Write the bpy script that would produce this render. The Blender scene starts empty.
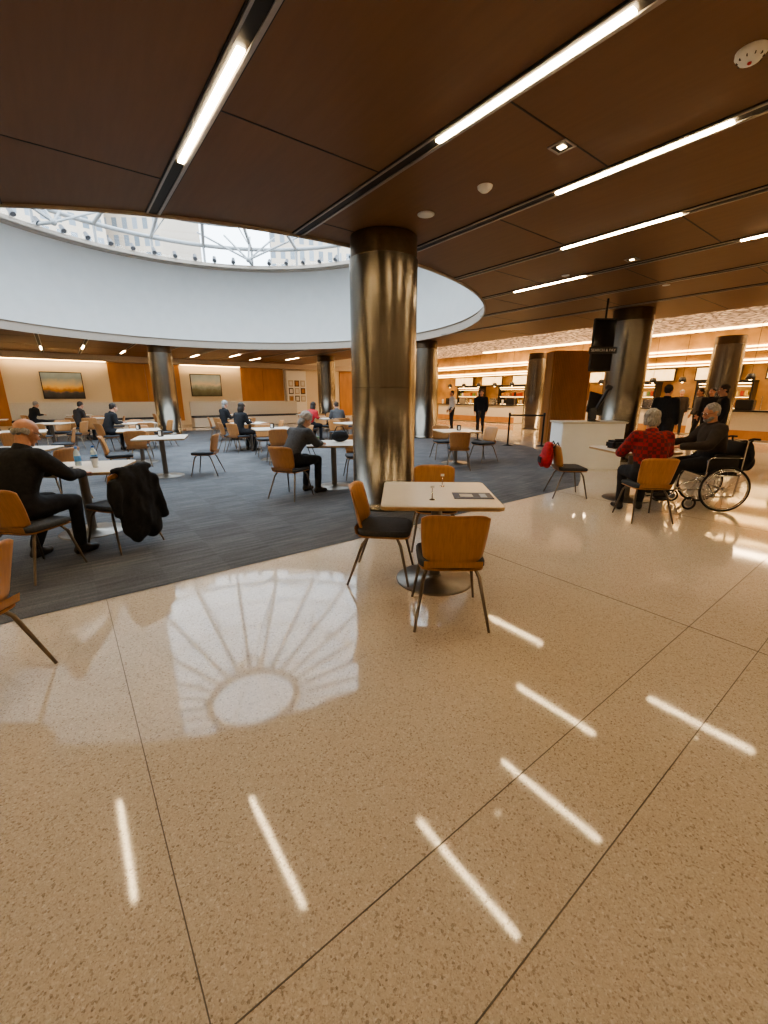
import bpy,bmesh,math,random
from mathutils import Vector,Matrix,Euler,noise
random.seed(7)
S=bpy.context.scene; COL=S.collection
YAW=math.radians(37.2); CY,SY=math.cos(YAW),math.sin(YAW)
V=Vector
CEIL=3.36; CX,CYY,CR=3.55,11.7,6.62   # rotunda centre / radius in building grid
def site(X,Y):   # survey coords (metres, sighted from the photographer) -> building grid
    return (CY*X+SY*Y, -SY*X+CY*Y)
# ------------------------------------------------------------------ materials
MATS={}
def nodes(name):
    m=bpy.data.materials.new(name); m.use_nodes=True
    nt=m.node_tree; b=nt.nodes['Principled BSDF']; MATS[name]=m
    return m,nt,b
def mat(name,col,rough=.5,metal=0,var=.12,scale=20,bump=0,stretch=(1,1,1),emis=None,es=0,coat=0):
    if name in MATS: return MATS[name]
    m,nt,b=nodes(name)
    tc=nt.nodes.new('ShaderNodeTexCoord'); mp=nt.nodes.new('ShaderNodeMapping'); mp.inputs['Scale'].default_value=stretch
    nz=nt.nodes.new('ShaderNodeTexNoise'); nz.inputs['Scale'].default_value=scale; nz.inputs['Detail'].default_value=4
    nt.links.new(tc.outputs['Object'],mp.inputs[0]); nt.links.new(mp.outputs[0],nz.inputs['Vector'])
    cr=nt.nodes.new('ShaderNodeValToRGB')
    cr.color_ramp.elements[0].position=.3; cr.color_ramp.elements[1].position=.7
    cr.color_ramp.elements[0].color=tuple(c*(1-var) for c in col)+(1,)
    cr.color_ramp.elements[1].color=tuple(min(1,c*(1+var)) for c in col)+(1,)
    nt.links.new(nz.outputs['Fac'],cr.inputs[0]); nt.links.new(cr.outputs[0],b.inputs['Base Color'])
    b.inputs['Roughness'].default_value=rough; b.inputs['Metallic'].default_value=metal
    b.inputs['Coat Weight'].default_value=coat
    if bump:
        bp=nt.nodes.new('ShaderNodeBump'); bp.inputs['Strength'].default_value=bump; bp.inputs['Distance'].default_value=.01
        nt.links.new(nz.outputs['Fac'],bp.inputs['Height']); nt.links.new(bp.outputs[0],b.inputs['Normal'])
    if emis:
        b.inputs['Emission Color'].default_value=tuple(emis)+(1,); b.inputs['Emission Strength'].default_value=es
    return m
def ramp(nt,pts):
    cr=nt.nodes.new('ShaderNodeValToRGB'); e=cr.color_ramp.elements
    e[0].position=pts[0][0]; e[0].color=tuple(pts[0][1])+(1,)
    e[1].position=pts[-1][0]; e[1].color=tuple(pts[-1][1])+(1,)
    for p,c in pts[1:-1]:
        x=e.new(p); x.color=tuple(c)+(1,)
    return cr
def terrazzo():
    m,nt,b=nodes('terrazzo'); L=nt.links.new
    tc=nt.nodes.new('ShaderNodeTexCoord')
    v=nt.nodes.new('ShaderNodeTexVoronoi'); v.inputs['Scale'].default_value=150; L(tc.outputs['Object'],v.inputs['Vector'])
    sp=nt.nodes.new('ShaderNodeSeparateColor'); L(v.outputs['Color'],sp.inputs[0])
    r=ramp(nt,[(0,(.17,.13,.09)),(.08,(.38,.31,.24)),(.16,(.62,.545,.445)),(.7,(.66,.585,.48)),(.92,(.74,.68,.58)),(1,(.85,.81,.74))]); L(sp.outputs[0],r.inputs[0])
    v2=nt.nodes.new('ShaderNodeTexVoronoi'); v2.inputs['Scale'].default_value=300; L(tc.outputs['Object'],v2.inputs['Vector'])
    sp2=nt.nodes.new('ShaderNodeSeparateColor'); L(v2.outputs['Color'],sp2.inputs[0])
    r2=ramp(nt,[(0,(.38,.31,.24)),(.25,(.63,.55,.45)),(.8,(.68,.60,.49)),(1,(.82,.77,.69))]); L(sp2.outputs[1],r2.inputs[0])
    mx=nt.nodes.new('ShaderNodeMix'); mx.data_type='RGBA'; mx.inputs[0].default_value=.5
    L(r.outputs[0],mx.inputs[6]); L(r2.outputs[0],mx.inputs[7])
    nz=nt.nodes.new('ShaderNodeTexNoise'); nz.inputs['Scale'].default_value=.7; L(tc.outputs['Object'],nz.inputs['Vector'])
    r3=ramp(nt,[(.3,(.92,.9,.88)),(.7,(1,1,1))]); L(nz.outputs['Fac'],r3.inputs[0])
    m2=nt.nodes.new('ShaderNodeMix'); m2.data_type='RGBA'; m2.blend_type='MULTIPLY'; m2.inputs[0].default_value=1
    L(mx.outputs[2],m2.inputs[6]); L(r3.outputs[0],m2.inputs[7]); L(m2.outputs[2],b.inputs['Base Color'])
    b.inputs['Roughness'].default_value=.06; b.inputs['IOR'].default_value=1.47
    return m
def carpet_mat():
    m,nt,b=nodes('carpet_tile'); L=nt.links.new
    tc=nt.nodes.new('ShaderNodeTexCoord')
    mp=nt.nodes.new('ShaderNodeMapping'); mp.inputs['Scale'].default_value=(1.2,14,1); L(tc.outputs['Object'],mp.inputs[0])
    n1=nt.nodes.new('ShaderNodeTexNoise'); n1.inputs['Scale'].default_value=1.6; n1.inputs['Detail'].default_value=5; L(mp.outputs[0],n1.inputs['Vector'])
    n2=nt.nodes.new('ShaderNodeTexNoise'); n2.inputs['Scale'].default_value=160; L(tc.outputs['Object'],n2.inputs['Vector'])
    bk=nt.nodes.new('ShaderNodeTexChecker'); bk.inputs['Scale'].default_value=2; L(tc.outputs['Object'],bk.inputs['Vector'])
    bk.inputs['Color1'].default_value=(.93,.93,.93,1); bk.inputs['Color2'].default_value=(1.05,1.05,1.05,1)
    r=ramp(nt,[(.3,(.085,.09,.10)),(.5,(.115,.12,.13)),(.7,(.16,.165,.175))]); L(n1.outputs['Fac'],r.inputs[0])
    r2=ramp(nt,[(.3,(.6,.6,.6)),(.7,(1.2,1.2,1.2))]); L(n2.outputs['Fac'],r2.inputs[0])
    a=nt.nodes.new('ShaderNodeMix'); a.data_type='RGBA'; a.blend_type='MULTIPLY'; a.inputs[0].default_value=1
    L(r.outputs[0],a.inputs[6]); L(r2.outputs[0],a.inputs[7])
    c=nt.nodes.new('ShaderNodeMix'); c.data_type='RGBA'; c.blend_type='MULTIPLY'; c.inputs[0].default_value=1
    L(a.outputs[2],c.inputs[6]); L(bk.outputs['Color'],c.inputs[7]); L(c.outputs[2],b.inputs['Base Color'])
    b.inputs['Roughness'].default_value=.95
    bp=nt.nodes.new('ShaderNodeBump'); bp.inputs['Strength'].default_value=.4; bp.inputs['Distance'].default_value=.005
    L(n2.outputs['Fac'],bp.inputs['Height']); L(bp.outputs[0],b.inputs['Normal'])
    return m
def ceil_mat():
    m,nt,b=nodes('perforated_wood_panel'); L=nt.links.new
    tc=nt.nodes.new('ShaderNodeTexCoord')
    v=nt.nodes.new('ShaderNodeTexVoronoi'); v.inputs['Scale'].default_value=110; v.inputs['Randomness'].default_value=0; L(tc.outputs['Object'],v.inputs['Vector'])
    r=ramp(nt,[(.0,(.7,.7,.7)),(.3,(.82,.82,.82)),(.42,(1,1,1))]); L(v.outputs['Distance'],r.inputs[0])
    mp=nt.nodes.new('ShaderNodeMapping'); mp.inputs['Scale'].default_value=(6,.6,1); L(tc.outputs['Object'],mp.inputs[0])
    n=nt.nodes.new('ShaderNodeTexNoise'); n.inputs['Scale'].default_value=3; n.inputs['Detail'].default_value=5; L(mp.outputs[0],n.inputs['Vector'])
    r2=ramp(nt,[(.3,(.215,.118,.06)),(.7,(.24,.133,.068))]); L(n.outputs['Fac'],r2.inputs[0])
    a=nt.nodes.new('ShaderNodeMix'); a.data_type='RGBA'; a.blend_type='MULTIPLY'; a.inputs[0].default_value=1
    L(r2.outputs[0],a.inputs[6]); L(r.outputs[0],a.inputs[7]); L(a.outputs[2],b.inputs['Base Color'])
    b.inputs['Roughness'].default_value=.5
    return m
def wave_ceiling():
    m,nt,b=nodes('wavy_mesh_ceiling'); L=nt.links.new
    tc=nt.nodes.new('ShaderNodeTexCoord')
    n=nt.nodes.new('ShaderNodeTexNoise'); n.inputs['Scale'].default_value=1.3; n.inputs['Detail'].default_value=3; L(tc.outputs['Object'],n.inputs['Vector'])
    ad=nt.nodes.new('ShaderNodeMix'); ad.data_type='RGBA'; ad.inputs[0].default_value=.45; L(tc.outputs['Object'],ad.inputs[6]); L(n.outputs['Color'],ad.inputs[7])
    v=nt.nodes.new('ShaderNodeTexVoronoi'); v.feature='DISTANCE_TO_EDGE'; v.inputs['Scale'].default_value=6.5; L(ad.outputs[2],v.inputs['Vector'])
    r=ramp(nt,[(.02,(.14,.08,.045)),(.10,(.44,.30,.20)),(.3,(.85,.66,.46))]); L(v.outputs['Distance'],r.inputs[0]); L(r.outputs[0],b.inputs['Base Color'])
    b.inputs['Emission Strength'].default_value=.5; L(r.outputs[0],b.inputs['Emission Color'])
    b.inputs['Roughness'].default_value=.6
    return m
def column_mat():
    m,nt,b=nodes('brushed_steel'); L=nt.links.new
    tc=nt.nodes.new('ShaderNodeTexCoord')
    mp=nt.nodes.new('ShaderNodeMapping'); mp.inputs['Scale'].default_value=(30,30,.3); L(tc.outputs['Object'],mp.inputs[0])
    n=nt.nodes.new('ShaderNodeTexNoise'); n.inputs['Scale'].default_value=3; n.inputs['Detail'].default_value=6; L(mp.outputs[0],n.inputs['Vector'])
    r=ramp(nt,[(.3,(.175,.157,.132)),(.7,(.21,.19,.16))]); L(n.outputs['Fac'],r.inputs[0]); L(r.outputs[0],b.inputs['Base Color'])
    b.inputs['Roughness'].default_value=.27
    b.inputs['Metallic'].default_value=.95
    return m
def plaid(name,c1,c2):
    m,nt,b=nodes(name); L=nt.links.new
    tc=nt.nodes.new('ShaderNodeTexCoord'); ck=nt.nodes.new('ShaderNodeTexChecker'); ck.inputs['Scale'].default_value=22
    ck.inputs['Color1'].default_value=c1+(1,); ck.inputs['Color2'].default_value=c2+(1,)
    L(tc.outputs['Object'],ck.inputs['Vector']); L(ck.outputs['Color'],b.inputs['Base Color']); b.inputs['Roughness'].default_value=.85
    return m
def painting(name,stops,z0,h):
    m,nt,b=nodes(name); L=nt.links.new
    tc=nt.nodes.new('ShaderNodeTexCoord'); sp=nt.nodes.new('ShaderNodeSeparateXYZ'); L(tc.outputs['Object'],sp.inputs[0])
    n=nt.nodes.new('ShaderNodeTexNoise'); n.inputs['Scale'].default_value=3; n.inputs['Detail'].default_value=6; L(tc.outputs['Object'],n.inputs['Vector'])
    mr=nt.nodes.new('ShaderNodeMapRange'); mr.inputs['From Min'].default_value=-h/2; mr.inputs['From Max'].default_value=h/2; L(sp.outputs['Z'],mr.inputs[0])
    ad=nt.nodes.new('ShaderNodeMath'); ad.operation='MULTIPLY_ADD'; ad.inputs[1].default_value=.35; L(n.outputs['Fac'],ad.inputs[0]); L(mr.outputs[0],ad.inputs[2])
    sb=nt.nodes.new('ShaderNodeMath'); sb.operation='SUBTRACT'; sb.inputs[1].default_value=.17; L(ad.outputs[0],sb.inputs[0])
    r=ramp(nt,stops); L(sb.outputs[0],r.inputs[0]); L(r.outputs[0],b.inputs['Base Color']); b.inputs['Roughness'].default_value=.6
    return m
def facade_mat():
    m,nt,b=nodes('office_facade'); L=nt.links.new
    tc=nt.nodes.new('ShaderNodeTexCoord')
    mp=nt.nodes.new('ShaderNodeMapping'); mp.inputs['Rotation'].default_value=(math.pi/2,0,0); L(tc.outputs['Object'],mp.inputs[0])
    k=nt.nodes.new('ShaderNodeTexBrick'); k.offset=0; k.inputs['Scale'].default_value=.42
    k.inputs['Color1'].default_value=(.10,.12,.14,1); k.inputs['Color2'].default_value=(.2,.22,.25,1); k.inputs['Mortar'].default_value=(.40,.33,.26,1)
    k.inputs['Mortar Size'].default_value=.16; k.inputs['Brick Width'].default_value=.6; k.inputs['Row Height'].default_value=.9
    L(mp.outputs[0],k.inputs['Vector']); L(k.outputs['Color'],b.inputs['Base Color']); b.inputs['Roughness'].default_value=.7
    return m
def glass_mat():
    m=bpy.data.materials.new('skylight_glass'); m.use_nodes=True; nt=m.node_tree; nt.nodes.clear()
    o=nt.nodes.new('ShaderNodeOutputMaterial'); t=nt.nodes.new('ShaderNodeBsdfTransparent'); g=nt.nodes.new('ShaderNodeBsdfGlossy'); g.inputs['Roughness'].default_value=.02
    t.inputs[0].default_value=(.93,.97,1,1)
    x=nt.nodes.new('ShaderNodeMixShader'); x.inputs[0].default_value=.06
    nt.links.new(t.outputs[0],x.inputs[1]); nt.links.new(g.outputs[0],x.inputs[2]); nt.links.new(x.outputs[0],o.inputs[0]); return m
TERR=terrazzo(); CARP=carpet_mat(); CEILM=ceil_mat(); STEEL=column_mat(); WAVE=wave_ceiling(); GLASS=glass_mat(); FAC=facade_mat()
WOOD=mat('honey_beech',(.43,.215,.085),.38,var=.12,scale=9,stretch=(8,1,1))
WOODP=mat('wall_wood_veneer',(.46,.225,.085),.45,var=.12,scale=4,stretch=(1,1,.3))
CREAM=mat('cream_wall',(.74,.67,.56),.7,var=.02); WHITE=mat('white_paint',(.86,.87,.86),.6,var=.02,scale=3)
BEIGE=mat('beige_trim',(.50,.43,.36),.5,var=.04); SILVER=mat('aluminium_flange',(.50,.46,.42),.4,.6,var=.05)
DARKG=mat('channel_black',(.03,.025,.02),.5,var=.1); JOINT=mat('zinc_divider',(.16,.14,.12),.5,var=.1); PADM=mat('charcoal_upholstery',(.055,.06,.068),.85,var=.15,scale=60,bump=.2)
BRONZE=mat('bronze_leg_metal',(.20,.165,.13),.32,.9,var=.06); LAM=mat('cream_laminate',(.80,.74,.66),.28,var=.03,scale=30)
EDGE=mat('plywood_edge',(.52,.36,.2),.5,var=.1); BASEM=mat('table_base_steel',(.22,.2,.175),.38,.9,var=.08)
BLACK=mat('black_plastic',(.015,.015,.017),.35,var=.1); CHROME=mat('chrome',(.7,.7,.7),.15,1,var=.02); RUB=mat('rubber_tyre',(.02,.02,.02),.8)
SKIN=mat('skin',(.55,.31,.21),.5,var=.06,scale=30); SKIN2=mat('skin_ruddy',(.50,.26,.17),.5,var=.08,scale=30)
EYEW=mat('eye_white',(.8,.78,.74),.25,var=.02); EYEB=mat('eye_iris',(.05,.03,.02),.2); LIP=mat('lips',(.42,.17,.13),.5)
HG=mat('grey_hair',(.30,.29,.28),.7,var=.3,scale=60,bump=.5,stretch=(1,1,.3)); HD=mat('dark_hair',(.03,.022,.018),.6,var=.3,scale=60,bump=.5)
JBLK=mat('black_wool',(.013,.014,.017),.9,var=.3,scale=40,bump=.15); JGRY=mat('grey_coat',(.08,.08,.085),.9,var=.2,scale=40)
TRD=mat('dark_trousers',(.02,.021,.026),.9,var=.2); TRJ=mat('denim',(.05,.07,.12),.9,var=.25,scale=60); SHOE=mat('shoe_leather',(.03,.025,.022),.45)
RED=mat('red_fabric',(.40,.02,.025),.75,var=.25,scale=30); PLAID=plaid('red_plaid',(.30,.02,.025),(.12,.018,.025)); JBRN=mat('brown_jacket',(.035,.026,.022),.85,var=.2)
BEAN=mat('light_knit',(.45,.43,.42),.95,var=.25,scale=90,bump=.5); BLUEP=mat('placard_blue',(.02,.045,.11),.4,var=.3,scale=8); PAPER=mat('paper',(.75,.74,.72),.7,var=.02)
LEDM=mat('led_diffuser',(1,.9,.7),.5,emis=(1,.75,.44),es=50); LEDW=mat('cove_led',(1,.85,.6),.5,emis=(1,.62,.24),es=11)
MULL=mat('painted_steel_white',(.36,.37,.38),.5,var=.03); BOTT=mat('bottle_plastic',(.55,.65,.7),.1,var=.05); STONE=mat('white_solid_surface',(.66,.61,.53),.35,var=.04)
# ------------------------------------------------------------------ mesh builder
class MB:
    def __init__(s): s.bm=bmesh.new(); s.mats=[]
    def _merge(s,t,m,smooth):
        if m not in s.mats: s.mats.append(m)
        i=s.mats.index(m)
        for f in t.faces: f.material_index=i; f.smooth=smooth and len(f.verts)<=4 or (smooth=='all')
        me=bpy.data.meshes.new('t'); t.to_mesh(me); t.free(); s.bm.from_mesh(me); bpy.data.meshes.remove(me)
    def box(s,c,size,m,rot=(0,0,0),bevel=0):
        t=bmesh.new(); bmesh.ops.create_cube(t,size=1,matrix=Matrix.Translation(c)@Euler(rot).to_matrix().to_4x4()@Matrix.Diagonal((*size,1)))
        if bevel: bmesh.ops.bevel(t,geom=t.edges[:],offset=bevel,segments=2,affect='EDGES')
        s._merge(t,m,False)
    def ring(s,rings,m,closed=True,caps=True,smooth=True):
        t=bmesh.new(); R=[[t.verts.new(p) for p in r] for r in rings]; n=len(rings[0])
        for a,b in zip(R[:-1],R[1:]):
            for i in range(n if closed else n-1):
                t.faces.new((a[i],a[(i+1)%n],b[(i+1)%n],b[i]))
        if caps and closed:
            t.faces.new([t.verts.new(p) for p in reversed(rings[0])]); t.faces.new([t.verts.new(p) for p in rings[-1]])
        s._merge(t,m,smooth)
    def cyl(s,p0,p1,r0,r1,m,seg=16,caps=True):
        p0,p1=V(p0),V(p1); q=(p1-p0).to_track_quat('Z','Y')
        s.ring([[p+q@V((r*math.cos(2*math.pi*i/seg),r*math.sin(2*math.pi*i/seg),0)) for i in range(seg)] for p,r in((p0,r0),(p1,r1))],m,caps=caps)
    def tube(s,pts,r,m,seg=8,closed=False):
        pts=[V(p) for p in pts]; rs=[]; n=len(pts); up=None
        rad=r if isinstance(r,(list,tuple)) else [r]*n
        for i,p in enumerate(pts):
            if closed: d=pts[(i+1)%n]-pts[i-1]
            else: d=pts[min(i+1,n-1)]-pts[max(i-1,0)]
            d.normalize()
            if up is None: up=d.orthogonal().normalized()
            up=(up-d*up.dot(d)).normalized(); x=d.cross(up)
            rs.append([p+(up*math.cos(2*math.pi*k/seg)+x*math.sin(2*math.pi*k/seg))*rad[i] for k in range(seg)])
        if closed: rs.append(rs[0]); s.ring(rs,m,caps=False)
        else: s.ring(rs,m)
    def lathe(s,prof,m,seg=32,c=(0,0,0)):
        c=V(c); s.ring([[c+V((r*math.cos(2*math.pi*i/seg),r*math.sin(2*math.pi*i/seg),z)) for i in range(seg)] for r,z in prof],m)
    def ball(s,c,r,m,sub=2,rot=(0,0,0)):
        r=(r,r,r) if not isinstance(r,(tuple,list)) else r
        t=bmesh.new(); bmesh.ops.create_icosphere(t,subdivisions=sub,radius=1,matrix=Matrix.Translation(c)@Euler(rot).to_matrix().to_4x4()@Matrix.Diagonal((*r,1))); s._merge(t,m,True)
    def mesh(s,name):
        me=bpy.data.meshes.new(name); s.bm.normal_update(); s.bm.to_mesh(me); s.bm.free()
        for m in s.mats: me.materials.append(m)
        return me
    def obj(s,name,loc=(0,0,0),rz=0,parent=None):
        return place(s.mesh(name),name,loc,rz,parent)
def place(me,name,loc=(0,0,0),rz=0,parent=None):
    o=bpy.data.objects.new(name,me); COL.objects.link(o); o.location=loc; o.rotation_euler=(0,0,rz)
    if parent: o.parent=parent
    return o
def putc(me,name,X,Y,deg=0,z=0):
    x,y=site(X,Y); return place(me,name,(x,y,z),math.radians(deg)-YAW)
# ------------------------------------------------------------------ shell
X0,X1,Y0,Y1=-11,24,-7,25; XS=12.3; HS=3.95
def plane_with_hole(name,pts,circ,z,m):
    bm=bmesh.new(); ed=[]
    for loop in (pts,circ):
        if not loop: continue
        vs=[bm.verts.new((x,y,z)) for x,y in loop]
        for i in range(len(vs)): ed.append(bm.edges.new((vs[i],vs[(i+1)%len(vs)])))
    bmesh.ops.triangle_fill(bm,use_beauty=True,use_dissolve=False,edges=ed)
    me=bpy.data.meshes.new(name); bm.to_mesh(me); bm.free(); me.materials.append(m); return place(me,name)
circ=[(CX+CR*math.cos(2*math.pi*i/128),CYY+CR*math.sin(2*math.pi*i/128)) for i in range(128)]
b=MB(); b.box(((X0+X1)/2,(Y0+Y1)/2,-.1),(X1-X0+.4,Y1-Y0+.4,.2),TERR); b.obj('floor')
plane_with_hole('ceiling',[(X0,Y0),(XS,Y0),(XS,Y1),(X0,Y1)],circ,CEIL,CEILM)
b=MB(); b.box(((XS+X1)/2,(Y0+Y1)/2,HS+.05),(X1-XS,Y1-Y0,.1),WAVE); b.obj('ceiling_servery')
b=MB(); b.box((XS-.04,(Y0+Y1)/2,(CEIL+HS)/2+.003),(.08,Y1-Y0,HS-CEIL),BEIGE); b.obj('trim_1')
for nm,c,s in (('wall_left',(X0-.1,(Y0+Y1)/2,2),(.2,Y1-Y0,4.1)),('wall_right',(X1+.1,(Y0+Y1)/2,2),(.2,Y1-Y0,4.1)),
               ('wall_back',((X0+X1)/2,Y1+.1,2),(X1-X0+.4,.2,4.1)),('wall_front',((X0+X1)/2,Y0-.1,2),(X1-X0+.4,.2,4.1))):
    b=MB(); b.box(c,s,CREAM); b.obj(nm)
# carpet
RC=8.8; pts=[(X0+.02,3.58)]
th0=math.asin((3.58-CYY)/RC)
for i in range(41):
    th=th0+(math.pi/2-th0)*i/40; pts.append((CX+RC*math.cos(th),CYY+RC*math.sin(th)))
pts.append((X0+.02,CYY+RC))
b=MB(); t=bmesh.new()
vs=[t.verts.new((x,y,.004)) for x,y in pts]; t.faces.new(vs); b._merge(t,CARP,False)
b.obj('carpet')
# floor joints
b=MB()
for x in (-6.15,-3.05,.05,3.15,6.25,9.35,12.45,15.5,18.6):
    y1=3.58 if x<7 else 24.9
    b.box((x,(Y0+y1)/2,.0008),(.004,y1-Y0,.0016),JOINT)
for y in (-5.6,-2.6,.38,.74): b.box(((X0+X1)/2,y,.0008),(X1-X0,.004,.0016),JOINT)
for y in (6.8,9.9,13,16.1,19.2): b.box(((12.5+X1)/2,y,.0008),(X1-12.5,.004,.0016),JOINT)
b.obj('floor_joint_strips')
# rotunda drum
def cyl_wall(b,r,z0,z1,m,seg=128):
    b.ring([[(CX+r*math.cos(2*math.pi*i/seg),CYY+r*math.sin(2*math.pi*i/seg),z) for i in range(seg)] for z in(z0,z1)],m,caps=False)
def annulus(b,r0,r1,z,m,seg=128):
    b.ring([[(CX+r*math.cos(2*math.pi*i/seg),CYY+r*math.sin(2*math.pi*i/seg),z) for i in range(seg)] for r in(r0,r1)],m,caps=False,smooth=False)
ZT=6.15
b=MB(); cyl_wall(b,CR,CEIL-.03,CEIL+.16,BEIGE); annulus(b,CR,CR+.03,CEIL-.03,BEIGE); cyl_wall(b,CR+.03,CEIL-.03,CEIL,BEIGE)
annulus(b,CR,CR+.12,CEIL+.16,BEIGE); cyl_wall(b,CR+.12,CEIL+.16,CEIL+.24,BEIGE); annulus(b,CR+.12,CR+.05,CEIL+.24,BEIGE); cyl_wall(b,CR+.05,CEIL+.24,ZT,WHITE)
b.obj('wall_rotunda_drum')
b=MB(); annulus(b,CR+.05,CR-.22,ZT,BEIGE); cyl_wall(b,CR-.22,ZT,ZT+.16,BEIGE); annulus(b,CR-.22,CR+.3,ZT+.16,BEIGE); b.obj('trim_rotunda_ledge')
SPOT=mat('spot_housing',(.16,.16,.17),.5)
b=MB()
for i in range(60):
    a=2*math.pi*i/60; c,s=math.cos(a),math.sin(a); r=CR-.3
    b.cyl((CX+(r+.12)*c,CYY+(r+.12)*s,ZT+.36),(CX+(r-.03)*c,CYY+(r-.03)*s,ZT+.2),.06,.08,SPOT,10)
    b.box((CX+(r+.12)*c,CYY+(r+.12)*s,ZT+.22),(.03,.03,.16),SPOT)
b.obj('rotunda_spotlight_ring')
# skylight structure
b=MB(); RB=CR-.05; zb=ZT+.16; zr=ZT+.75; zh=8.0; rh=1.35
def P(r,a,z): return (CX+r*math.cos(a),CYY+r*math.sin(a),z)
N=24
for i in range(N):
    a=2*math.pi*i/N
    b.tube([P(RB,a,zb),P(RB,a,zr)],.045,MULL,6)
    b.tube([P(RB,a,zr),P(rh,a,zh)],.06,MULL,6)
    if i%4==0:
        hub=P(RB*.86,a,zb-.02)
        for da in (-2.2,-1.1,0,1.1,2.2): b.tube([hub,P(RB*.97,a+da*math.pi/N,zr+.35)],.035,MULL,6)
        b.tube([hub,P(RB,a,zb+.05)],.05,MULL,6); b.ball(hub,.09,MULL,2)
    if i%2==0:
        b.tube([P(RB*.55,a,zr-.1),P(RB*.55,a,zr+.55)],.03,MULL,6)
        b.tube([P(RB,a,zr),P(RB*.55,a,zr-.1),P(.25,a,zr-.15)],.018,MULL,6)
for r,z,w in ((RB,zr,.07),(RB*.78,zr+.25,.03),(RB*.55,zr+.55,.035),(rh,zh,.11),(.3,zr-.15,.06)):
    b.tube([P(r,2*math.pi*i/72,z) for i in range(72)],w,MULL,8,closed=True)
b.obj('skylight_frame')
b=MB(); seg=72
b.ring([[P(r,2*math.pi*i/seg,z) for i in range(seg)] for r,z in((RB+.06,zb),(RB+.06,zr+.06),(rh,zh+.1),(.02,zh+.25))],GLASS,caps=False)
b.obj('window_skylight')
# outside buildings and one added tower
def bld(X,Y,w,h,rz=0):
    b=MB(); b.box((0,0,0),(w,14,h),FAC); b.box((0,0,h/2+.4),(w+.6,14.6,.8),BEIGE); x,y=site(X,Y); b.obj('office_or_added_tower',(x,y,h/2),rz-YAW)
bld(-40,74,17,30.5); bld(-8,80,22,29.5,.25); bld(-56,54,40,78,.75)  # last one: tall tower added to block sky and darken the floor's skylight reflection
# columns
me=None
for (x,y) in ((3.5,4.62),(10.6,4.7),(10.75,11.7),(3.45,18.95),(10.65,18.7),(17.65,4.7),(17.65,11.7),(17.65,18.7),(-3.75,11.7),(-3.5,4.7),(-3.5,18.7)):
    if me is None:
        b=MB(); b.lathe([(.43,0),(.43,.1),(.425,.1),(.425,1.6)],STEEL,64); b.lathe([(.425,1.603),(.425,CEIL-.26)],STEEL,64)
        b.lathe([(.405,.1),(.405,CEIL-.01)],DARKG,48); b.lathe([(.412,CEIL-.255),(.412,CEIL-.01)],mat('bronze_collar',(.10,.07,.045),.4,.8),64)
        me=b.mesh('steel_column')
    place(me,'steel_column',(x,y,.0045))
# ceiling linear lights
lines=[(-.2 if k==0 else 1.12+1.477*(k-1)) if k>=0 else -.2+1.477*k for k in range(-7,8)]
segs={0:[(3.84,5.16)],1:[(2.78,4.23)],2:[(1.36,2.75)],3:[(1.33,2.67)],4:[(2.13,3.48)],5:[(.62,1.98),(3.95,5.28)],6:[(-.8,.55)],7:[(-1.8,-.5)]}
cb=MB(); lb=MB(); jb=MB()
for k in range(-7,8):
    x=lines[k+7]
    dd=CR*CR-(x-CX)**2
    rng=[(Y0,Y1)] if dd<=0 else [(Y0,CYY-math.sqrt(dd)-.03),(CYY+math.sqrt(dd)+.03,Y1)]
    for (a0,a1) in rng:
        cb.box((x,(a0+a1)/2,CEIL-.004),(.15,a1-a0,.008),DARKG)
        cb.box((x+.05,(a0+a1)/2,CEIL-.010),(.028,a1-a0,.012),SILVER)
        cb.box((x-.055,(a0+a1)/2,CEIL-.010),(.018,a1-a0,.012),SILVER)
    ls=list(segs.get(k,[(3.2,4.6)] if k%2 else [(1.7,3.1)]))
    ls+= [(-3.4,-2.0)] if k%2 else [(-4.6,-3.2)]  # strips out of view, added for extra lighting
    ls+= [(20.3,21.7)] if k%2 else [(21.6,23.)]
    if dd<=0: ls+=[(9.5,10.9),(14.5,15.9)] if k<0 else []
    if -7<=k<=-3: ls+=[(8.6,10.0)]
    for (a0,a1) in ls:
        lb.box((x,(a0+a1)/2,CEIL-.014),(.044,a1-a0,.014),LEDM)
    # panel joints
    y=Y0+(.4 if k%2 else 1.66)
    xr=min(x+1.477,XS-.1) if k<7 else XS-.1
    while y<Y1:
        for (u0,u1) in ((x+.08,xr-.08),):
            n=6
            for j in range(n):
                m0=u0+(u1-u0)*j/n; m1=u0+(u1-u0)*(j+1)/n
                if min(math.hypot(m0-CX,y-CYY),math.hypot(m1-CX,y-CYY))>CR+.05:
                    jb.box(((m0+m1)/2,y,CEIL-.0015),(m1-m0,.012,.003),DARKG)
        y+=2.5
cb.obj('ceiling_light_channel'); lb.obj('linear_ceiling_lights'); jb.obj('ceiling_panel_joints')
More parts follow.
